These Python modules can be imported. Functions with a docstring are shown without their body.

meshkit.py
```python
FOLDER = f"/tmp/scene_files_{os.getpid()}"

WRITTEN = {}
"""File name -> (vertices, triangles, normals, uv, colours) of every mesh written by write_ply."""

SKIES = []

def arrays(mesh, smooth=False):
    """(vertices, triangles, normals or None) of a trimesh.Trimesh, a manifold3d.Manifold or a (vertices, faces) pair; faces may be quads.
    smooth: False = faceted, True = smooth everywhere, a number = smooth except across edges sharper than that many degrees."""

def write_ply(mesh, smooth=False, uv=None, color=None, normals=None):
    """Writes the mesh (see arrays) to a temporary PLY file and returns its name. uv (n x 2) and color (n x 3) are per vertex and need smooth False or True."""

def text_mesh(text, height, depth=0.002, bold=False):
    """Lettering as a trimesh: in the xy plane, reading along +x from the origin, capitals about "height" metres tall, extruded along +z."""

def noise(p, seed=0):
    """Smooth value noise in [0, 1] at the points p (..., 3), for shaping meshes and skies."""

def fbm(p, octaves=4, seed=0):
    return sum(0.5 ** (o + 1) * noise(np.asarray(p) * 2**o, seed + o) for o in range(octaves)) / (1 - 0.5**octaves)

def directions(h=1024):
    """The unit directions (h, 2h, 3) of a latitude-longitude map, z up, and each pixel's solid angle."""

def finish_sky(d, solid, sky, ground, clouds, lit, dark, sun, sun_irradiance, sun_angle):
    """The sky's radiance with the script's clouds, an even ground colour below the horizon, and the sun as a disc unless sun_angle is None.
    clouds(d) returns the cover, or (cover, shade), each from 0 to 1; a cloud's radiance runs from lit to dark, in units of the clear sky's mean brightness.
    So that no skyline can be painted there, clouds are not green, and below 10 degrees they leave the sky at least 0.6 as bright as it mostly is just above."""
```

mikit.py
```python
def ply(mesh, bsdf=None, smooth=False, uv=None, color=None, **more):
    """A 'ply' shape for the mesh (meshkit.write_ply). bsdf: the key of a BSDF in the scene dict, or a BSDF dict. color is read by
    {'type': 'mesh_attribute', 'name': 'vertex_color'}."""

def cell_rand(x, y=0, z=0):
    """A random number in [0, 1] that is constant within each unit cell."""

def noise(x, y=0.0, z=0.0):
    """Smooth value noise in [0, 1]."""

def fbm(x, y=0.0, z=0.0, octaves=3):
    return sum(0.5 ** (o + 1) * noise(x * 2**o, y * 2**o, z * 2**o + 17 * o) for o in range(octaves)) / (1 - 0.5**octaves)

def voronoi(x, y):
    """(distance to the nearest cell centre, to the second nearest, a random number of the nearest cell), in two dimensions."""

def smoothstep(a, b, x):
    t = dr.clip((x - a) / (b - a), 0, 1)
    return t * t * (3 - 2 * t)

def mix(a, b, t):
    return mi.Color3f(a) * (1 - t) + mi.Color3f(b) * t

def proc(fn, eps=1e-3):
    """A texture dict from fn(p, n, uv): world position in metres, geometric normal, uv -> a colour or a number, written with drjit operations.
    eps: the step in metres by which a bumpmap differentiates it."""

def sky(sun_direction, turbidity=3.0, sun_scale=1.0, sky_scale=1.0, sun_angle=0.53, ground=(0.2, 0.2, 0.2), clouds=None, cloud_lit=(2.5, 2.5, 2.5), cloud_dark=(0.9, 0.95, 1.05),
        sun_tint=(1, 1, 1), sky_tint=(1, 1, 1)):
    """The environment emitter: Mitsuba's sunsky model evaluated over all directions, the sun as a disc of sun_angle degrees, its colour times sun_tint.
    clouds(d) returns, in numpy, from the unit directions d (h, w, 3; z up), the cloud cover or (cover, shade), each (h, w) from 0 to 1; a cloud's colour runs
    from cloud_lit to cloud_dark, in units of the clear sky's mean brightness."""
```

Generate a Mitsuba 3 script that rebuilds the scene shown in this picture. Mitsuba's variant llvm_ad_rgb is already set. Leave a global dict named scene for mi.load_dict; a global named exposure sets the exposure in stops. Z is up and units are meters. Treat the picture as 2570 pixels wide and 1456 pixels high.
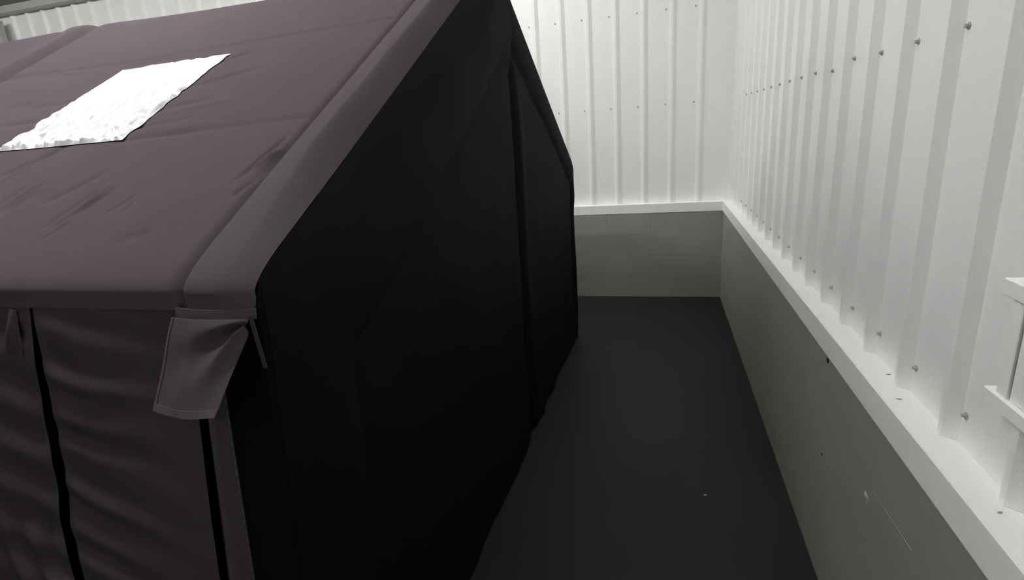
import math
import numpy as np
import trimesh
import drjit as dr
import mitsuba as mi
import mikit
import meshkit

T = mi.ScalarTransform4f
rng = np.random.default_rng(7)
scene, labels = {}, {}

# ---------------------------------------------------------------- camera, light, exposure
EYE = np.array([0.0, 0.0, 1.788])
FORWARD = np.array([-0.26481685, 0.9222913, -0.28151517])
UP = np.array([-0.00427339, 0.29081241, 0.95677055])
scene['camera'] = {'type': 'perspective', 'fov': 87.739, 'fov_axis': 'x', 'near_clip': 0.02, 'far_clip': 200.0,
                   'to_world': T().look_at(origin=EYE.tolist(), target=(EYE + FORWARD).tolist(), up=UP.tolist())}
exposure = 0.0
ADDED_BATTENS = [  # x, y of the middle of each 1.5 m batten (unseen, added to fit the light), radiance, where
    (-2.9, 3.1, 52.0, 'over the ridge of the tent'),
    (-2.6, 0.95, 94.0, 'over the front eaves of the tent'),
    (-0.8, 0.95, 10.0, 'over the front corner of the gable'),
    (-2.6, 4.4, 13.0, 'over the rear roof slope of the tent'),
    (-0.9, 4.3, 9.0, 'over the rear corner of the gable'),
    (-6.0, 2.1, 55.0, 'over the left end of the tent'),
    (-8.0, 2.3, 48.0, 'left of the tent'),
    (-1.0, -4.5, 40.0, 'behind the camera'),
]

# ---------------------------------------------------------------- materials
def col(r, g, b):
    return {'type': 'rgb', 'value': [r, g, b]}

def two(b):
    return {'type': 'twosided', 'bsdf': b}

def mottled(base, amount, scale, stretch=(1, 1, 1)):
    base = list(base)
    def fn(p, n, uv):
        k = mikit.fbm(p.x * scale * stretch[0] + 31, p.y * scale * stretch[1] + 17, p.z * scale * stretch[2] + 5, 3)
        return mi.Color3f(*base) * (1 + amount * (k - 0.5))
    return mikit.proc(fn)

def paint(base, rough, spec=0.4, amount=0.0, scale=3.0, stretch=(1, 1, 1)):
    c = mottled(base, amount, scale, stretch) if amount else col(*base)
    return two({'type': 'principled', 'base_color': c, 'roughness': rough, 'specular': spec})

scene['cladding_paint'] = paint((0.845, 0.86, 0.845), 0.42, 0.35, 0.05, 1.5)
scene['flashing_paint'] = paint((0.86, 0.855, 0.835), 0.45, 0.35)
scene['masonry_paint'] = paint((0.270, 0.274, 0.248), 0.55, 0.3, 0.16, 4.0)
scene['masonry_chip'] = paint((0.40, 0.40, 0.38), 0.8, 0.2)
scene['masonry_hole'] = paint((0.02, 0.02, 0.02), 0.9, 0.1)
scene['floor_paint'] = paint((0.0250, 0.0233, 0.0238), 0.55, 0.2, 0.35, 1.7)
scene['ceiling_paint'] = paint((0.66, 0.65, 0.63), 0.6, 0.3)
scene['steel_paint'] = paint((0.45, 0.44, 0.42), 0.5, 0.4)
scene['post_paint'] = paint((0.40, 0.40, 0.39), 0.5, 0.4)
scene['box_paint'] = paint((0.24, 0.25, 0.235), 0.5, 0.4)
scene['screw_paint'] = paint((0.42, 0.42, 0.41), 0.4, 0.5)
scene['lamp_body'] = paint((0.3, 0.3, 0.3), 0.4, 0.5)
scene['scrap_metal'] = paint((0.30, 0.29, 0.27), 0.4, 0.6)
scene['scrap_pale'] = paint((0.35, 0.34, 0.33), 0.6, 0.3)

def fabric(base, amount=0.10):
    return two({'type': 'diffuse', 'reflectance': mottled(base, amount, 6.0)})

scene['roof_fabric'] = fabric((0.0935, 0.0755, 0.0825))
scene['sleeve_fabric'] = fabric((0.094, 0.079, 0.0845))
scene['wall_fabric'] = fabric((0.067, 0.0585, 0.0585))
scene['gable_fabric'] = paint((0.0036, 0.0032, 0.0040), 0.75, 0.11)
scene['flap_fabric'] = fabric((0.073, 0.064, 0.064))
scene['hem_fabric'] = fabric((0.085, 0.075, 0.075))
scene['window_film'] = two({'type': 'principled', 'base_color': col(0.60, 0.60, 0.60), 'roughness': 0.30, 'specular': 1.0, 'clearcoat': 1.0, 'clearcoat_gloss': 0.8})
scene['thread'] = paint((0.13, 0.13, 0.13), 0.7, 0.2)

# ---------------------------------------------------------------- helpers
def obj(name, mesh, mat, parent=None, smooth=False, **more):
    key = f'{parent}__{name}' if parent else name
    if key in scene:
        i = 1
        while f'{key}_{i:03d}' in scene:
            i += 1
        key = f'{key}_{i:03d}'
    scene[key] = mikit.ply(mesh, mat, smooth=smooth, **more)
    return key

def tag(key, label=None, category=None, group=None, kind=None):
    d = {k: v for k, v in (('label', label), ('category', category), ('group', group), ('kind', kind)) if v}
    labels.setdefault(key, {}).update(d)

def box(x0, x1, y0, y1, z0, z1):
    b = trimesh.creation.box(extents=(x1 - x0, y1 - y0, z1 - z0))
    b.apply_translation(((x0 + x1) / 2, (y0 + y1) / 2, (z0 + z1) / 2))
    return b

def bevel_box(x0, x1, y0, y1, z0, z1, c):
    """A box with chamfered edges: the hull of its 24 corner points."""
    pts = []
    for sx in (0, 1):
        for sy in (0, 1):
            for sz in (0, 1):
                p = np.array([(x0, x1)[sx], (y0, y1)[sy], (z0, z1)[sz]])
                d = np.array([1 - 2 * sx, 1 - 2 * sy, 1 - 2 * sz]) * c
                for k in range(3):
                    q = p + d
                    q[k] = p[k]
                    pts.append(q)
    return trimesh.convex.convex_hull(np.array(pts))

def grid(P):
    """A quad mesh from an array of points (n, m, 3)."""
    n, m = P.shape[:2]
    i = np.arange(n * m).reshape(n, m)
    f = np.stack([i[:-1, :-1], i[1:, :-1], i[1:, 1:], i[:-1, 1:]], -1).reshape(-1, 4)
    return (P.reshape(-1, 3), f)

def sheet(P, thick, N):
    """A closed thin slab: the grid P and a copy set back by thick along -N."""
    Q = P - np.asarray(N) * thick
    n, m = P.shape[:2]
    v, f = grid(P)
    w, g = grid(Q)
    k = n * m
    i = np.arange(k).reshape(n, m)
    rim = np.concatenate([i[0, :], i[1:, -1], i[-1, -2::-1], i[-2:0:-1, 0]])
    nxt = np.roll(rim, -1)
    side = np.stack([rim, nxt, nxt + k, rim + k], -1)
    return (np.vstack([v, w]), np.vstack([f, g[:, ::-1] + k, side]))

def tube(pts, r, n=8):
    pts = np.asarray(pts, float)
    t = np.gradient(pts, axis=0)
    t /= np.linalg.norm(t, axis=1, keepdims=True)
    a = np.cross(t, [0.31, 0.17, 0.93])
    a /= np.linalg.norm(a, axis=1, keepdims=True)
    b = np.cross(t, a)
    ang = np.linspace(0, 2 * np.pi, n + 1)
    P = pts[:, None] + r * (np.cos(ang)[None, :, None] * a[:, None] + np.sin(ang)[None, :, None] * b[:, None])
    return grid(P)

# ---------------------------------------------------------------- the building
XR, YB = 0.6177, 5.6377            # faces of the masonry dwarf walls
D = 0.0836                         # setback of the cladding
XS, YS = XR + D, YB + D
XL, YF = -16.0, -10.0              # far side and front of the hall
ZW, ZS = 0.90, 0.995               # top of the masonry, top of the sill
PITCH = 0.2633
RIDGE_Y = (YS + YF) / 2
def ceil_z(y):
    return 3.86 + 0.176 * (YS - RIDGE_Y - np.abs(np.asarray(y, float) - RIDGE_Y))

obj('floor', box(XL - 0.3, XR + 0.3, YF - 0.3, YB + 0.3, -0.1, 0.0), 'floor_paint')
tag('floor', 'dark grey painted concrete floor of the alley between tent and walls', kind='structure')

def masonry_right():
    ys = np.linspace(YF, YB, 320)
    zs = np.linspace(0, ZW, 24)
    Y, Z = np.meshgrid(ys, zs, indexing='ij')
    P = np.stack([np.full_like(Y, XR), Y, Z], -1)
    wob = meshkit.fbm(P * [0, 5, 5] + [3, 0, 0], 3) - 0.5
    P[..., 0] -= 0.004 * wob
    N = np.zeros_like(P); N[..., 0] = -1
    return sheet(P, 0.25, N)
obj('wall_right', masonry_right(), 'masonry_paint', smooth=40)
tag('wall_right', 'smooth grey painted dwarf wall on the right with white cladding above', kind='structure')
obj('wall_back', box(XL, XR + 0.25, YB + 0.02, YB + 0.25, 0.0, ZW), 'masonry_paint')
tag('wall_back', 'grey painted block dwarf wall at the end of the alley, white cladding above', kind='structure')

# blocks of the back wall: four courses, the joints recessed
COURSE, BLOCK, JOINT = ZW / 4, 0.45, 0.002
for c in range(4):
    x1 = XR - (0.0 if c % 2 else 0.225) + (0.0)
    x1 = {0: XR, 1: XR + 0.05, 2: XR, 3: XR + 0.05}[c]
    shift = (0.245, 0.02)[(c + 1) % 2]
    edges = [XR]
    x = XR - (BLOCK if c in (0, 2) else 0.245)
    while x > -2.3:
        edges.append(x)
        x -= BLOCK
    for a, b in zip(edges[1:], edges[:-1]):
        z0, z1 = c * COURSE, (c + 1) * COURSE
        o = rng.uniform(-0.0012, 0.0012)
        obj('block', bevel_box(a + JOINT / 2, b - (JOINT / 2 if b < XR else 0), YB + o, YB + 0.022, z0 + (JOINT / 2 if c else 0), z1 - (JOINT / 2 if c < 3 else 0), 0.0016), 'masonry_paint', 'wall_back')
obj('mortar', box(-2.4, XR, YB + 0.0018, YB + 0.021, 0, ZW), 'masonry_paint', 'wall_back')

# trapezoid cladding: a crest every PITCH, standing proud into the hall
def crests(first, lo, hi):
    k = np.arange(-200, 200)
    c = first + k * PITCH
    return c[(c > lo + 0.06) & (c < hi - 0.06)]
PROFILE = [(-0.031, 0.0), (-0.009, 0.027), (0.009, 0.027), (0.042, 0.0)]
def cladding(first, lo, hi):
    u, d = [lo], [0.0]
    for c in crests(first, lo, hi):
        for du, dd in PROFILE:
            u.append(c + du); d.append(dd)
    u.append(hi); d.append(0.0)
    return np.array(u), np.array(d)

RIB_B, RIB_R = 0.3858 - 0.006, 1.606 + 0.048
def back_cladding():
    u, d = cladding(RIB_B, XL, XS)
    zs = np.array([ZS + 0.0006, 1.6, 2.4, 3.2, 3.80])
    P = np.stack([np.repeat(u[:, None], len(zs), 1), YS - np.repeat(d[:, None], len(zs), 1), np.repeat(zs[None], len(u), 0)], -1)
    N = np.zeros_like(P); N[..., 1] = -1
    return sheet(P, 0.0012, N)
obj('cladding', back_cladding(), 'cladding_paint', 'wall_back')
def right_cladding():
    u, d = cladding(RIB_R, YF, YS)
    t = np.linspace(0, 1, 6)
    top = ceil_z(u) - 0.02
    Z = ZS + 0.0006 + t[None] * (top[:, None] - ZS - 0.004)
    P = np.stack([XS - np.repeat(d[:, None], 6, 1), np.repeat(u[:, None], 6, 1), Z], -1)
    N = np.zeros_like(P); N[..., 0] = -1
    return sheet(P, 0.0012, N)
obj('cladding', right_cladding(), 'cladding_paint', 'wall_right')
tag('wall_right__cladding', 'white ribbed metal cladding')
tag('wall_back__cladding', 'white ribbed metal cladding')

# the white sill flashings on top of the masonry
obj('trim_1', bevel_box(XL, XR - 0.0, YB - 0.006, YS + 0.02, ZW, ZS, 0.003), 'flashing_paint')
tag('trim_1', 'white sill flashing on top of the back dwarf wall', kind='structure')
obj('trim_2', bevel_box(XR - 0.006, XS + 0.02, YF, YS + 0.02, ZW, ZS, 0.003), 'flashing_paint')
tag('trim_2', 'white sill flashing running along the right dwarf wall', kind='structure')
obj('trim_3', trimesh.util.concatenate([box(XS - 0.045, XS - 0.002, YS - 0.006, YS - 0.002, ZS + 0.003, 3.78), box(XS - 0.006, XS - 0.002, YS - 0.045, YS - 0.006, ZS + 0.003, 3.78)]), 'flashing_paint')
tag('trim_3', 'white corner flashing where the two ribbed walls meet', kind='structure')

# cladding screws
def screw_mesh(axis):
    w = trimesh.creation.cylinder(radius=0.0085, height=0.003, sections=12)
    h = trimesh.creation.cylinder(radius=0.0052, height=0.008, sections=6)
    w.apply_translation((0, 0, 0.0015)); h.apply_translation((0, 0, 0.006))
    m = trimesh.util.concatenate([w, h])
    m.apply_transform(trimesh.transformations.rotation_matrix(-math.pi / 2, (0, 1, 0)) if axis == 'x' else trimesh.transformations.rotation_matrix(math.pi / 2, (1, 0, 0)))
    return m
SX, SY = mikit.ply(screw_mesh('x'), 'screw_paint'), mikit.ply(screw_mesh('y'), 'screw_paint')
def screw(parent, d, x, y, z):
    i = 0
    key = f'{parent}__screw'
    while key in scene:
        i += 1
        key = f'{parent}__screw_{i:03d}'
    scene[key] = {**d, 'to_world': T().translate([float(x), float(y), float(z)])}
for k in range(-1, 14):
    screw('wall_right', SX, XS, 1.606 + k * PITCH, 1.952 + 0.01 * (k == 3) - 0.012 * (k == 4))
for k in range(-2, 14):
    screw('wall_right', SX, XS, 1.606 + k * PITCH, ZS + 0.079)
for x in crests(RIB_B, -2.2, XS):
    screw('wall_back', SY, x - 0.058, YS, 2.79)
    screw('wall_back', SY, x - 0.058, YS, 1.95)

# eaves beam, ceiling, unseen sides of the hall
obj('trim_4', bevel_box(XL, XS, YS - 0.12, YS + 0.02, 3.715, 3.80, 0.006), 'steel_paint')
tag('trim_4', 'grey eaves beam along the top of the back wall', kind='structure')
for ys in ([RIDGE_Y, YS + 0.3], [YF - 0.3, RIDGE_Y]):
    P = np.stack([np.repeat([[XL - 0.3], [XS + 0.3]], 2, 1), np.repeat([ys], 2, 0), np.repeat(ceil_z(ys)[None], 2, 0)], -1)
    obj('ceiling', sheet(P, -0.05, (0, 0, 1)), 'ceiling_paint')
tag('ceiling_001', 'pale grey roof lining over the part of the hall behind the camera', kind='structure')
tag('ceiling', 'pale grey sloping roof lining seen above the eaves beam', kind='structure')
obj('wall_left', box(XL - 0.3, XL, YF, YS, 0, 5.4), 'cladding_paint')
tag('wall_left', 'white far side wall of the hall', kind='structure')
obj('wall_front', box(XL, XS, YF - 0.3, YF, 0, 3.9), 'cladding_paint')
tag('wall_front', 'white wall of the hall behind the camera', kind='structure')

# marks on the right dwarf wall
def chip(y, z, a, b, h):
    m = trimesh.creation.icosphere(subdivisions=2, radius=1.0)
    v = m.vertices.copy()
    v *= 1 + 0.5 * (meshkit.noise(v * 2.3 + y * 7)[:, None] - 0.5)
    m.vertices = v * [h, a, b] + [XR + 0.001, y, z]
    return m
obj('plaster_chip', chip(1.597, 0.646, 0.020, 0.010, 0.006), 'masonry_chip', 'wall_right', smooth=True)
obj('plaster_chip', chip(1.585, 0.634, 0.006, 0.014, 0.005), 'masonry_chip', 'wall_right', smooth=True)
obj('hole', chip(2.077, 0.882, 0.013, 0.010, 0.004), 'masonry_hole', 'wall_right', smooth=True)
obj('hole', chip(2.035, 0.504, 0.006, 0.005, 0.003), 'masonry_hole', 'wall_right', smooth=True)
obj('trowel_line', tube(np.stack([np.full(12, XR + 0.0005), np.linspace(1.56, 1.30, 12), 0.694 + np.linspace(0, 0.014, 12)], 1), 0.0022, 6), 'masonry_paint', 'wall_right', smooth=True)

# small white frame at the right edge
FK = 'wall_frame'
FY = -0.1
rail = lambda z0, z1, d: bevel_box(XS - d, XS - 0.001, FY, 1.218, z0, z1, 0.002)
obj('rail', rail(1.413, 1.447, 0.046), 'flashing_paint', FK)
obj('rail', rail(1.184, 1.214, 0.046), 'flashing_paint', FK)
obj('upright', bevel_box(XS - 0.040, XS - 0.001, 1.155, 1.188, 1.214, 1.413, 0.0015), 'flashing_paint', FK)
obj('upright', bevel_box(XS - 0.040, XS - 0.001, 0.0, 0.033, 1.214, 1.413, 0.0015), 'flashing_paint', FK)
obj('back_panel', box(XS - 0.036, XS - 0.034, 0.037, 1.149, 1.216, 1.412), 'cladding_paint', FK)
tag(FK, 'low white metal frame fixed to the ribbed cladding at the right edge', 'frame')
tag(FK + '__upright', 'short white upright between the rails')

# post with a dark box, far left behind the tent
PK = 'post'
obj('shaft', trimesh.util.concatenate([bevel_box(-8.20, -8.105, YB - 0.10, YB - 0.01, 0.0, 3.64, 0.006)]), 'post_paint', PK)
obj('dark_box', bevel_box(-8.275, -8.175, YB - 0.16, YB - 0.102, 3.47, 3.635, 0.006), 'box_paint', PK)
obj('base_plate', bevel_box(-8.26, -8.04, YB - 0.16, YB - 0.002, 0.0, 0.012, 0.002), 'post_paint', PK)
tag(PK, 'grey steel post with a dark box near its top before the far wall', 'post')
tag(PK + '__dark_box', 'dark grey box')

# ---------------------------------------------------------------- the tent
TENT = 'tent'
tag(TENT, 'large dark aubergine frame tent with a pitched roof, pale roof window and black gable', 'tent')
SLOPE = 0.564
YE, YA, YR = 0.86, 2.71, 4.56      # front eave, apex, rear eave
ZE, ZA = 1.55, 2.594
def bezier(a, b, c, n):
    t = np.linspace(0, 1, n)[:, None]
    a, b, c = map(np.asarray, (a, b, c))
    return (1 - t) ** 2 * a + 2 * t * (1 - t) * b + t ** 2 * c
def line(y0, y1, n, front):
    y = np.linspace(y0, y1, n)
    z = ZE + SLOPE * ((y - YE) if front else (YR + 0.0 - y))
    return np.stack([y, z], 1)
HEM_Z = 1.478
def profile(nslope=150):
    parts = [np.stack([np.full(6, 0.853), np.linspace(HEM_Z, 1.516, 6)], 1)[:-1],
             bezier((0.853, 1.516), (0.850, 1.547), (0.985, ZE + SLOPE * (0.985 - YE)), 18)[:-1],
             line(0.985, YA - 0.12, nslope, True)[:-1],
             bezier((YA - 0.12, ZA - 0.12 * SLOPE), (YA, ZA), (YA + 0.12, ZA - 0.12 * SLOPE), 12)[:-1],
             line(YA + 0.12, YR - 0.095, 40, False)[:-1],
             bezier((YR - 0.095, ZE + SLOPE * 0.095), (YR + 0.014, 1.543), (YR + 0.007, 1.492), 14)[:-1],
             np.stack([np.full(6, YR + 0.007), np.linspace(1.492, HEM_Z, 6)], 1)]
    return np.vstack(parts)
PR = profile()
tan = np.gradient(PR, axis=0)
tan /= np.linalg.norm(tan, axis=1, keepdims=True)
PN = np.stack([-tan[:, 1], tan[:, 0]], 1)       # outward normal in the (y, z) plane

# the end gable stands a little askew
def gable_x(y):
    return -0.78 + (np.asarray(y, float) - YE) / (YR + 0.04 - YE) * 0.07

# wrinkles of the roof: x0, y0, x1, y1, width, depth
WR = [(-2.026, 1.255, -1.961, 1.390, .012, .006), (-1.998, 1.234, -1.976, 1.350, .010, -.005), (-2.060, 1.263, -1.948, 1.410, .016, .007),
      (-1.680, 1.127, -1.592, 1.248, .014, .006), (-1.525, 1.022, -1.471, 1.155, .010, .007), (-1.512, 1.036, -1.501, 1.183, .009, -.006),
      (-1.560, 1.030, -1.530, 1.170, .010, .006), (-1.517, .981, -1.485, 1.049, .010, .005), (-1.387, 1.074, -1.356, 1.124, .008, .004),
      (-1.337, 1.064, -1.340, 1.108, .008, .004), (-1.050, 1.180, -1.015, 1.345, .007, .009), (-1.027, 1.217, -1.001, 1.283, .010, -.008),
      (-1.018, 1.111, -.998, 1.170, .008, .007), (-.990, 1.195, -.984, 1.294, .010, .008), (-1.652, 1.759, -1.456, 1.834, .012, .007),
      (-1.671, 1.612, -1.500, 1.640, .012, .007), (-1.672, 1.560, -1.400, 1.610, .010, -.005), (-1.682, 1.423, -1.395, 1.444, .014, .008),
      (-1.681, 1.935, -1.600, 2.000, .012, .007), (-1.689, 1.493, -1.500, 1.520, .010, .006), (-2.645, 1.755, -2.547, 1.769, .014, .007),
      (-2.496, 1.608, -2.277, 1.622, .014, .008), (-2.502, 1.733, -2.280, 1.752, .012, .006), (-2.285, 2.026, -2.058, 2.036, .010, .005),
      (-3.078, 2.043, -2.521, 2.006, .016, .005), (-1.811, 1.094, -1.768, 1.174, .014, .005), (-1.828, 1.144, -1.803, 1.229, .010, -.005),
      (-1.90, 1.02, -1.86, 1.20, .014, .006), (-1.233, .973, -1.180, .992, .012, .006), (-2.35, 1.30, -2.30, 1.44, .012, .006), (-2.15, 1.12, -2.10, 1.30, .012, .006)]
def groove(x, y, x0, y0, x1, y1, w, a):
    d = np.array([x1 - x0, y1 - y0]); L = np.hypot(*d); d /= L
    u = (x - x0) * d[0] + (y - y0) * d[1]
    v = -(x - x0) * d[1] + (y - y0) * d[0]
    end = np.clip(np.minimum(u, L - u) / (0.35 * L) + 0.6, 0, 1)
    return -a * np.exp(-(v / w) ** 2) * end ** 2 * (3 - 2 * end)

def roof_sag(xx, yy, x0, x1):
    return 0.010 * (meshkit.fbm(np.stack([xx * 1.7, yy * 1.7, 0 * xx], -1), 3, 4) - 0.5) - 0.012 * np.sin(np.pi * (xx - x0) / (x1 - x0)) * np.clip((yy - 1.0) / 0.6, 0, 1)
def roof_cover(x0, x1, detail):
    nx = int((x1 - x0) / (0.007 if detail else 0.03))
    X = np.linspace(x0, x1, nx)
    pr, pn = PR, PN
    xx = X[:, None] + 0 * pr[None, :, 0]
    yy = pr[None, :, 0] + 0 * xx
    front = yy < YA - 0.1
    d = roof_sag(xx, yy, x0, x1)
    for w in WR:
        d += np.where(front, groove(xx, yy, *w[:4], w[4] * 1.05, w[5] * 0.95), 0)
    # two lines of tape stitched under the cover: shallow creases
    d += np.where(front, -0.0070 * np.exp(-((yy - (2.105 + 0.03 * (xx + 1.3))) / 0.010) ** 2), 0)
    d += np.where(front, -0.0070 * np.exp(-((yy - (1.441 + 0.02 * (xx + 1.1))) / 0.010) ** 2) * np.clip((xx + 1.62) / 0.3, 0, 1), 0)
    # dips into the seams at both sleeves
    lo = 0.018 if detail else 0.045
    d -= 0.100 * np.exp(-((xx - x0) / 0.045) ** 2) + lo * np.exp(-((x1 - xx) / lo) ** 2)
    P = np.stack([xx, yy + d * pn[None, :, 0], pr[None, :, 1] + d * pn[None, :, 1]], -1)
    return grid(P)
obj('roof_cover', roof_cover(-3.13, -0.968, True), 'roof_fabric', TENT, smooth=True)
obj('roof_cover', roof_cover(-5.49, -3.33, False), 'roof_fabric', TENT, smooth=True)
tag(TENT + '__roof_cover', 'dull purple grey roof fabric with creases')

# padded sleeves over the arches: t runs across, from the roof seam to the gable edge (end arch) or to the next bay
def smooth01(a, b, x):
    t = np.clip((x - a) / (b - a), 0, 1)
    return t * t * (3 - 2 * t)
def fold(y):
    return (0.2 + 0.8 * smooth01(0.88, 1.35, y)) * (1 - smooth01(2.45, 2.95, y))
def gable_edge(y):
    return gable_x(y) + 0.002 - 0.058 * fold(y)
def edge_drop(y):
    return 0.018 * smooth01(2.45, 2.95, y) + 0.052 * fold(y)
def sleeve(xa, xb_of_y, end):
    n = 34
    t = np.linspace(0, 1, n)[None]
    y, z = PR[:, 0], PR[:, 1]
    xb = xb_of_y(y)[:, None]
    X = xa + t * (xb - xa)
    if end:
        h = 0.016
        xc = xb - 0.068
        drop = h + edge_drop(y)[:, None]
        dx = np.clip((X - xc) / (xb - xc), 0, 1)
        right = h - drop * (np.clip(dx - 0.12, 0, 1) / 0.88) ** 1.35
        left = h * np.sin(np.pi / 2 * np.clip((X - xa) / (xc - xa), 0, 1)) ** 0.8
        B = np.where(X > xc, right, left) - 0.016 * np.exp(-((X - xa) / 0.008) ** 2)
    else:
        dx = np.clip(np.abs(X - (xa + xb) / 2) / 0.102, 0, 1) * 0.96
        B = 0.014 - 0.125 * (np.clip(dx / 0.96 - 0.3, 0, 1) / 0.7) ** 1.25
    s = np.cumsum(np.r_[0, np.hypot(*np.diff(PR, axis=0).T)])
    full = 0.7 + 0.3 * np.clip((z - 1.50) / 0.25, 0, 1)
    b = B * np.where(B > 0, full[:, None], 1)
    b = b + 0.006 * (meshkit.fbm(np.stack([X * 6, np.repeat(s[:, None], n, 1) * 3.5, 0 * X], -1), 3, 9) - 0.5) * np.sin(np.pi * t)
    P = np.stack([X, y[:, None] + b * PN[:, :1], z[:, None] + b * PN[:, 1:]], -1)
    return grid(P)
obj('arch_sleeve', sleeve(-0.970, gable_edge, True), 'sleeve_fabric', TENT, smooth=True)
obj('arch_sleeve', sleeve(-3.332, lambda y: -3.128 + 0 * y, False), 'sleeve_fabric', TENT, smooth=True)
obj('arch_sleeve', sleeve(-5.690, lambda y: -5.488 + 0 * y, False), 'sleeve_fabric', TENT, smooth=True)

# roof window: a crinkled pale film in a rectangle of the front slope
def roof_window():
    n, m = 150, 170
    x = np.linspace(-2.262, -1.690, n)
    y = np.linspace(1.418, 1.990, m)
    X, Y = np.meshgrid(x, y, indexing='ij')
    edge = meshkit.fbm(np.stack([X * 34, 0 * X, 0 * X], -1), 2, 3) - 0.5
    Yt = Y + np.clip((Y - 1.93) / 0.06, 0, 1) * 0.022 * edge
    side = meshkit.fbm(np.stack([0 * X, Y * 28, 0 * X], -1), 2, 8) - 0.5
    Xt = X + np.clip((X + 1.74) / 0.05, 0, 1) * 0.020 * side
    q = np.stack([X * 26 + 6 * Y, Y * 13, 0 * X], -1)
    c = meshkit.fbm(q, 3, 5)
    crinkle = np.abs(c - 0.5) * 2
    low = np.clip((1.92 - Y) / 0.35, 0.12, 1)
    d = 0.004 + 0.024 * (0.5 - crinkle) * low + 0.002 * (meshkit.fbm(q * 2.7, 2, 6) - 0.5) * low
    rim = np.minimum.reduce([(X + 2.262), (-1.690 - X), (Y - 1.418), (1.990 - Y)])
    d = d * np.clip(rim / 0.012, 0, 1) + 0.003 + roof_sag(Xt, Yt, -3.13, -0.968)
    z = ZE + SLOPE * (Yt - YE)
    nn = np.array([0, -SLOPE, 1.0]) / math.hypot(1, SLOPE)
    P = np.stack([Xt, Yt, z], -1) + d[..., None] * nn
    return grid(P)
obj('roof_window', roof_window(), 'window_film', TENT, smooth=True)
tag(TENT + '__roof_window', 'pale crinkled plastic window glaring in the lamp light')

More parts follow.
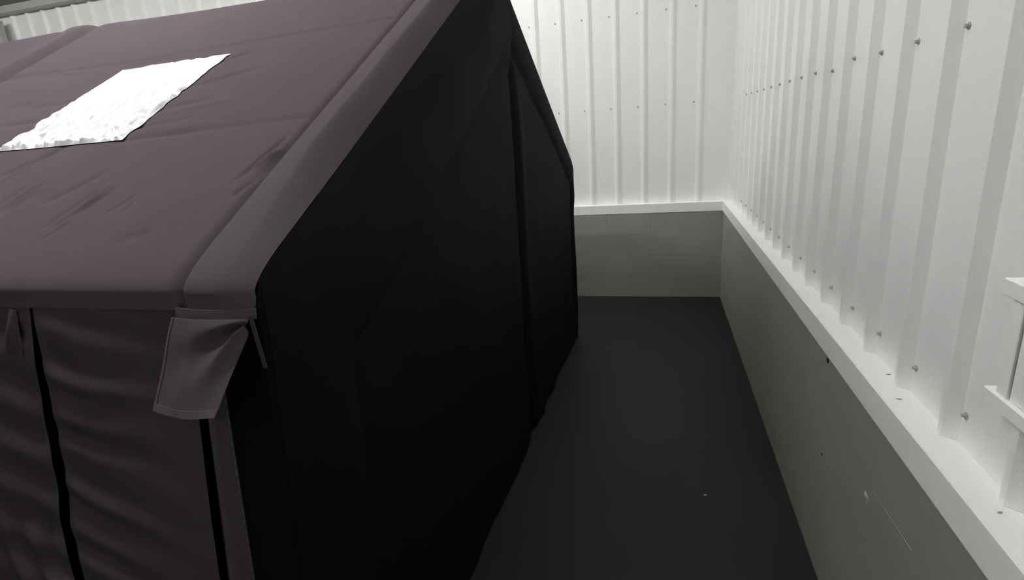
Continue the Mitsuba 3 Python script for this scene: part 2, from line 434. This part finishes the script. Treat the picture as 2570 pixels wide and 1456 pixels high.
# front wall: leans in a little towards the floor
def wall_y(z):
    return 0.862 - 0.1 * (1.54 - z)
def front_panel(x_left, x_right, bottom, sag):
    zs = np.linspace(bottom, 1.492, 150)
    t = np.linspace(0, 1, 90)
    L, R = x_left(zs), x_right(zs)
    X = L[:, None] + t[None] * (R - L)[:, None]
    Z = np.repeat(zs[:, None], 90, 1)
    Y = wall_y(Z) + sag(X, Z) + 0.012 * (meshkit.fbm(np.stack([X * 2.2, 0 * X, Z * 2.2], -1), 3, 2) - 0.5)
    return grid(np.stack([X, Y, Z], -1))
slit = lambda z: -1.425 - 0.060 * (1.47 - z) - 0.012 * np.exp(-((z - 0.9) / 0.08) ** 2)
def sag_right(X, Z):
    u = np.clip(X - slit(Z), 0, 1)
    f = np.exp(-(u / 0.26) ** 2) * np.clip((1.49 - Z) / 0.06, 0, 1)
    ph = Z + 0.30 * u + 0.05 * u * np.sin(9 * Z)
    ph = ph + 0.09 * meshkit.fbm(np.stack([X * 3, 0 * X, Z * 3], -1), 2, 22)
    fold = np.sin(ph * 2 * np.pi / 0.105 + 0.6) + 0.35 * np.sin(ph * 2 * np.pi / 0.063 + 1.9)
    return -0.0052 * f * np.clip(u / 0.05, 0.0, 1) * fold
obj('wall_panel', front_panel(lambda z: slit(z) + 0.006 + 0.010 * np.clip((1.46 - z) / 0.3, 0, 1), lambda z: -0.982 - 0.045 * (1.25 - z) * (z < 1.25) + 0 * z, 0.0, sag_right), 'wall_fabric', TENT, smooth=True)
def sag_left(X, Z):
    u = np.clip(slit(Z) - X, 0, 3)
    f = np.exp(-(u / 0.35) ** 2) * np.clip(u / 0.05, 0.0, 1) * np.clip((1.48 - Z) / 0.06, 0, 1)
    low = np.clip((1.0 - Z) / 0.3, 0, 1)
    diag = np.sin((1.1 * u + (1.0 - Z) * 0.9) * 2 * np.pi / 0.16)
    return -0.013 * f * low * np.sin((X * 1.3 + 0.75 * Z + 0.22 * meshkit.fbm(np.stack([X * 4, 0 * X, Z * 4], -1), 2, 21)) * 2 * np.pi / 0.15) - 0.005 * f * np.sin((Z - 0.25 * u) * 2 * np.pi / 0.13) - 0.006 * np.exp(-(u / 0.03) ** 2) * np.clip((1.46 - Z) / 0.1, 0, 1)
obj('door_curtain', front_panel(lambda z: -3.12 + 0 * z, lambda z: slit(z) - 0.003 - 0.008 * np.clip((1.46 - z) / 0.3, 0, 1), 0.0, sag_left), 'wall_fabric', TENT, smooth=True)
obj('wall_panel', front_panel(lambda z: -5.665 + 0 * z, lambda z: -3.12 + 0 * z, 0.0, lambda X, Z: 0 * X), 'wall_fabric', TENT, smooth=True)
# small pucker where the slit starts
def pucker():
    t = np.linspace(0, 1, 12); s = np.linspace(0, 1, 14)
    S, U = np.meshgrid(s, t, indexing='ij')
    X = -1.462 - 0.045 * U * (0.5 + S) - 0.012 * S
    Z = 1.474 - 0.115 * S + 0.004 * U
    Y = wall_y(Z) - 0.004 - 0.012 * np.sin(np.pi * U) * np.sin(np.pi * np.clip(S, 0.02, 0.98)) - 0.003
    return grid(np.stack([X, Y, Z], -1))
obj('door_tab', pucker(), 'wall_fabric', TENT, smooth=True)
# rear wall and far gable
zz = np.linspace(0.0, 1.50, 20); xx = np.linspace(-5.66, -0.72, 40)
X, Z = np.meshgrid(xx, zz, indexing='ij')
obj('rear_wall', grid(np.stack([X, YR - 0.004 - 0.06 * (1.5 - Z), Z], -1)), 'wall_fabric', TENT, smooth=True)
def rake_z(y):
    return np.interp(y, PR[5:, 0], PR[5:, 1])

# leg sleeve at the front corner below the cuff, then the black gable wrapping round the corner
def leg():
    zs = np.linspace(0.0, 1.470, 60); t = np.linspace(0, 1, 14)
    l = -0.972 - 0.045 * np.clip(1.25 - zs, 0, 2); r = -0.902 + 0.0 * zs
    X = l[:, None] + t[None] * (r - l)[:, None]
    Z = np.repeat(zs[:, None], 14, 1)
    Y = wall_y(Z) - 0.022 * np.sin(np.pi * np.clip(t * 0.85 + 0.0, 0, 1))[None] ** 0.7 + 0.016
    return grid(np.stack([X, Y, Z], -1))
obj('leg_sleeve', leg(), 'wall_fabric', TENT, smooth=True)
def groove_strip():  # black strip behind the gap, stands for the shade in the groove
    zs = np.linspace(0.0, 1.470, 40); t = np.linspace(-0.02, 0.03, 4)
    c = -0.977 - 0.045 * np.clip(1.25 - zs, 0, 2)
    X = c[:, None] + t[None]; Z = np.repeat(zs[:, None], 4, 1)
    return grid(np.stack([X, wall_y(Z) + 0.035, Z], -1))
obj('groove_shade', groove_strip(), 'gable_fabric', TENT, smooth=True)

def gable_panel():
    """Front return (x from the stitched edge), rounded corner, then the gable face to the rear edge; each column runs from the floor to the rake."""
    ret = np.linspace(0, 1, 8)
    face = np.linspace(0, 1, 150)
    nz = 90
    cols = []
    R = 0.014
    for r in ret[:-1]:                         # front return
        x = -0.903 + r * (0.903 - 0.78 - R)
        cols.append(('f', x))
    for a in np.linspace(0, 1, 7)[:-1]:
        cols.append(('c', a * np.pi / 2))
    for f in face:
        cols.append(('g', YE + R + f * (YR - 0.002 - YE - R)))
    P = np.zeros((len(cols), nz, 3))
    v = np.linspace(0, 1, nz)
    for i, (k, q) in enumerate(cols):
        if k == 'f':
            top = 1.486
            Z = v * top
            P[i, :, 0] = q; P[i, :, 1] = wall_y(Z) + 0.004; P[i, :, 2] = Z
        elif k == 'c':
            top = 1.486 + (rake_z(YE + R) - 0.001 - 1.486) * np.sin(q)
            Z = v * top
            P[i, :, 0] = -0.78 - R + R * np.sin(q); P[i, :, 1] = wall_y(Z) + 0.004 + R * (1 - np.cos(q)); P[i, :, 2] = Z
        else:
            low = edge_drop(q)
            top = rake_z(q) - 1.12 * low - 0.001
            Z = v * top
            # columns near both ends follow the lean of the walls
            lean_f = (-0.1 * np.clip(1.54 - Z, 0, 2)) * np.clip((1.9 - q) / 1.0, 0, 1)
            lean_r = (-0.05 * np.clip(1.54 - Z, 0, 2)) * np.clip((q - 3.6) / 1.0, 0, 1)
            y = q + lean_f + lean_r
            # distance below the rake: the arch bulges over a band, its inner edge a crease
            below = top - Z
            near_f, near_r = q < 2.9, q >= 2.9
            width = np.where(q < 2.9, 0.43, 0.25)
            dx = (gable_edge(q) + 0.002 - gable_x(q)) * np.exp(-(below / 0.06) ** 1.3)
            band_in = np.clip(below / width, 0, 1)
            if q < 2.9:
                inn = np.minimum(below, 10)
                # eave turn: the band also runs down the front corner at y about 1.14
                side = (q - YE - 0.0)
                band = np.minimum(below / 0.41, side / 0.30)
            else:
                side = YR - q
                band = np.minimum(below / 0.24, side / 0.13)
            dx += 0.020 * np.sin(np.pi * np.clip(band, 0, 1)) ** 0.7
            dx -= 0.010 * np.exp(-((band - 1) / 0.05) ** 2)
            # tall groove where the two halves of the gable meet
            mid = 2.90 - 0.04 * (2.1 - Z)
            dx -= 0.035 * np.exp(-((q - mid) / 0.030) ** 2) * np.clip((2.22 - Z) / 0.15, 0, 1)
            dx += 0.010 * np.exp(-((q - mid - 0.09) / 0.04) ** 2) * np.clip((2.1 - Z) / 0.2, 0, 1)
            pt = np.stack([np.full(nz, q) * 2.0, Z * 2.0, np.zeros(nz)], -1)
            dx += 0.03 * (meshkit.fbm(pt, 3, 12) - 0.5) * np.clip(below / 0.1, 0, 1)
            skirt = np.exp(-Z / 0.10)
            dx += skirt * 0.009 * np.sin(q * 11 + 2 * np.sin(q * 4))
            P[i, :, 0] = gable_x(q) + dx
            P[i, :, 1] = y; P[i, :, 2] = Z
    return grid(P)
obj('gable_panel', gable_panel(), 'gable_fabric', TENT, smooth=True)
tag(TENT + '__gable_panel', 'black end gable fabric')
ya = np.linspace(YE, YR, 40); vv = np.linspace(0, 1, 12)
Pg = np.zeros((40, 12, 3)); Pg[..., 0] = -5.66; Pg[..., 1] = ya[:, None]; Pg[..., 2] = vv[None] * (rake_z(ya)[:, None] - 0.03)
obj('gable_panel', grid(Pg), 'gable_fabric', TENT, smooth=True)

# stitched edge of the gable return: single stitches standing out of the seam
for i, z in enumerate(np.arange(0.55, 1.30, 0.024)):
    obj('stitch', bevel_box(-0.9045, -0.9029, wall_y(z) + 0.0005, wall_y(z) + 0.003, z, z + 0.014, 0.0005), 'thread', TENT)

# cuff, flap and strap at the foot of the sleeve
def ribbon(P, thick):
    N = np.zeros_like(P); N[..., 1] = -1
    return sheet(P, thick, N)
t = np.linspace(0, 1, 20); s = np.linspace(0, 1, 5)
Tt, S = np.meshgrid(t, s, indexing='ij')
cuff = np.stack([-0.990 + 0.203 * Tt, 0.8505 - 0.014 * np.sin(np.pi * Tt) ** 0.7 - 0.004 * S, 1.486 - 0.020 * S], -1)
obj('sleeve_hem', ribbon(cuff, 0.004), 'hem_fabric', TENT, smooth=40)
tag(TENT + '__sleeve_hem', 'paler hem of the arch sleeve')
def flap():
    s = np.linspace(0, 1, 60); t = np.linspace(0, 1, 60)
    S, U = np.meshgrid(s, t, indexing='ij')
    top = np.stack([-0.984 + 0.190 * U, 0.834 - 0.008 * np.sin(np.pi * U), 1.470 + 0 * U], -1)
    bl, br = np.array([-0.992, 0.745, 1.302]), np.array([-0.808, 0.716, 1.316])
    bot = bl + U[..., None] * (br - bl)
    bot[..., 2] -= 0.010 * np.sin(np.pi * U)
    P = top + (S ** 0.9)[..., None] * (bot - top)
    # folds fanning out of the upper right corner
    ang = np.arctan2(S * 0.19, (1.03 - U) * 0.19 + 1e-6)
    r = np.hypot(S, 1.0 - U)
    d = 0.0145 * np.sin(ang * 7.5 + 0.4) * np.clip(r / 0.12, 0, 1) * np.exp(-(r / 0.75) ** 2)
    d += 0.006 * np.exp(-((U - 0.40 + 0.05 * S) / 0.10) ** 2) * np.sin(np.pi * np.clip(S, 0, 1))
    P[..., 1] -= d
    P[..., 2] += 0.3 * d
    return P
FP = flap()
obj('flap', ribbon(FP, 0.003), 'flap_fabric', TENT, smooth=40)
tag(TENT + '__flap', 'short creased flap hanging from the sleeve')
hem = FP[-6:].copy(); hem[..., 1] -= 0.003; hem[..., 2] -= 0.001
obj('flap_hem', ribbon(hem, 0.002), 'hem_fabric', TENT, smooth=40)
edge = FP[:, :3].copy(); edge[..., 1] -= 0.002
obj('flap_hem', ribbon(edge, 0.002), 'hem_fabric', TENT, smooth=40)
s = np.linspace(0, 1, 14); w = np.linspace(0, 1, 3)
S, Wd = np.meshgrid(s, w, indexing='ij')
strap = np.stack([-0.797 + 0.010 * Wd + 0.006 * S, 0.838 + 0.004 * S, 1.475 - 0.115 * S], -1)
obj('strap', ribbon(strap, 0.002), 'wall_fabric', TENT, smooth=40)
tag(TENT + '__strap', 'narrow strap beside the flap')
# rope loops of the lacing at the rear edge
for i, z in enumerate(np.arange(0.05, 0.50, 0.055)):
    a = np.linspace(0, np.pi, 7)
    yb = YR - 0.02 - 0.05 * (1.54 - z)
    obj('lacing_loop', tube(np.stack([gable_x(yb) + 0.010 * np.sin(a) - 0.002, np.full(7, yb + 0.006), z + 0.011 * np.cos(a)], 1), 0.0025, 6), 'gable_fabric', TENT, smooth=True)

# ---------------------------------------------------------------- odds and ends
def scrap(name, p, size, rot, mat, label, cat, group=None):
    m = trimesh.creation.icosphere(subdivisions=1, radius=1.0)
    v = m.vertices * (1 + 0.6 * (meshkit.noise(m.vertices * 2 + p[0] * 11)[:, None] - 0.5)) * size
    m.vertices = v
    m.apply_transform(trimesh.transformations.rotation_matrix(rot, (0, 0, 1)))
    m.apply_translation(np.array(p) - [0, 0, m.bounds[0][2]])
    k = obj(name, m, mat)
    tag(k, label, cat, group)
scrap('debris_chip', (0.229, 2.382, 0.0), (0.010, 0.006, 0.003), 0.8, 'scrap_pale', 'tiny pale chip lying on the dark floor of the alley', 'debris')
scrap('metal_shaving', (0.682, 1.726, ZS), (0.007, 0.002, 0.0012), 0.1, 'scrap_metal', 'tiny dark shaving on the right sill, farthest from the white frame', 'debris', 'shavings on the right sill')
scrap('metal_shaving', (0.653, 1.565, ZS), (0.007, 0.002, 0.0012), -0.1, 'scrap_metal', 'tiny dark shaving on the right sill, middle one of three', 'debris', 'shavings on the right sill')
scrap('metal_shaving', (0.657, 1.095, ZS), (0.005, 0.003, 0.0012), 0.4, 'scrap_metal', 'tiny shaving on the right sill below the white frame', 'debris', 'shavings on the right sill')

# ---------------------------------------------------------------- added, unseen battens with a half-round diffuser
BX, BR, BH = 1.5, 0.085, 0.06
def half_round():
    a = np.linspace(np.pi, 2 * np.pi, 13)
    x = np.array([-BX / 2 + 0.01, BX / 2 - 0.01])
    P = np.stack([np.repeat(x[:, None], 13, 1), np.repeat(BR * np.cos(a)[None], 2, 0), np.repeat(BR * np.sin(a)[None], 2, 0)], -1)
    v, f = grid(P)
    c = np.array([[x[0], 0, 0], [x[1], 0, 0]])
    tri = [[k + 1, k, 26] for k in range(12)] + [[13 + k, 13 + k + 1, 27] for k in range(12)]
    f3 = np.vstack([f[:, [0, 1, 2]], f[:, [0, 2, 3]], np.array(tri)])
    m = trimesh.Trimesh(np.vstack([v, c]), f3, process=False)
    flip = (m.face_normals * m.triangles_center).sum(1) < 0
    m.faces[flip] = m.faces[flip][:, ::-1]
    return trimesh.Trimesh(m.vertices, m.faces, process=False)
for i, (x, y, e, where) in enumerate(ADDED_BATTENS):
    k = 'added_batten' + (f'_{i:03d}' if i else '')
    z = float(ceil_z(y)) - 0.28
    obj('housing', bevel_box(x - BX / 2, x + BX / 2, y - BR - 0.006, y + BR + 0.006, z + 0.001, z + BH, 0.012), 'lamp_body', k)
    for dx in (-0.5, 0.5):
        rod = trimesh.creation.cylinder(radius=0.006, height=0.28 - BH, sections=8)
        rod.apply_translation((x + dx, y, z + BH + (0.28 - BH) / 2 - 0.008))
        obj('rod', rod, 'lamp_body', k)
    obj('diffuser', half_round(), 'flashing_paint', k, to_world=T().translate([x, y, z]), emitter={'type': 'area', 'radiance': col(e, e * 0.995, e * 0.975)})
    tag(k, 'added unseen LED batten under the roof ' + where, 'lamp')
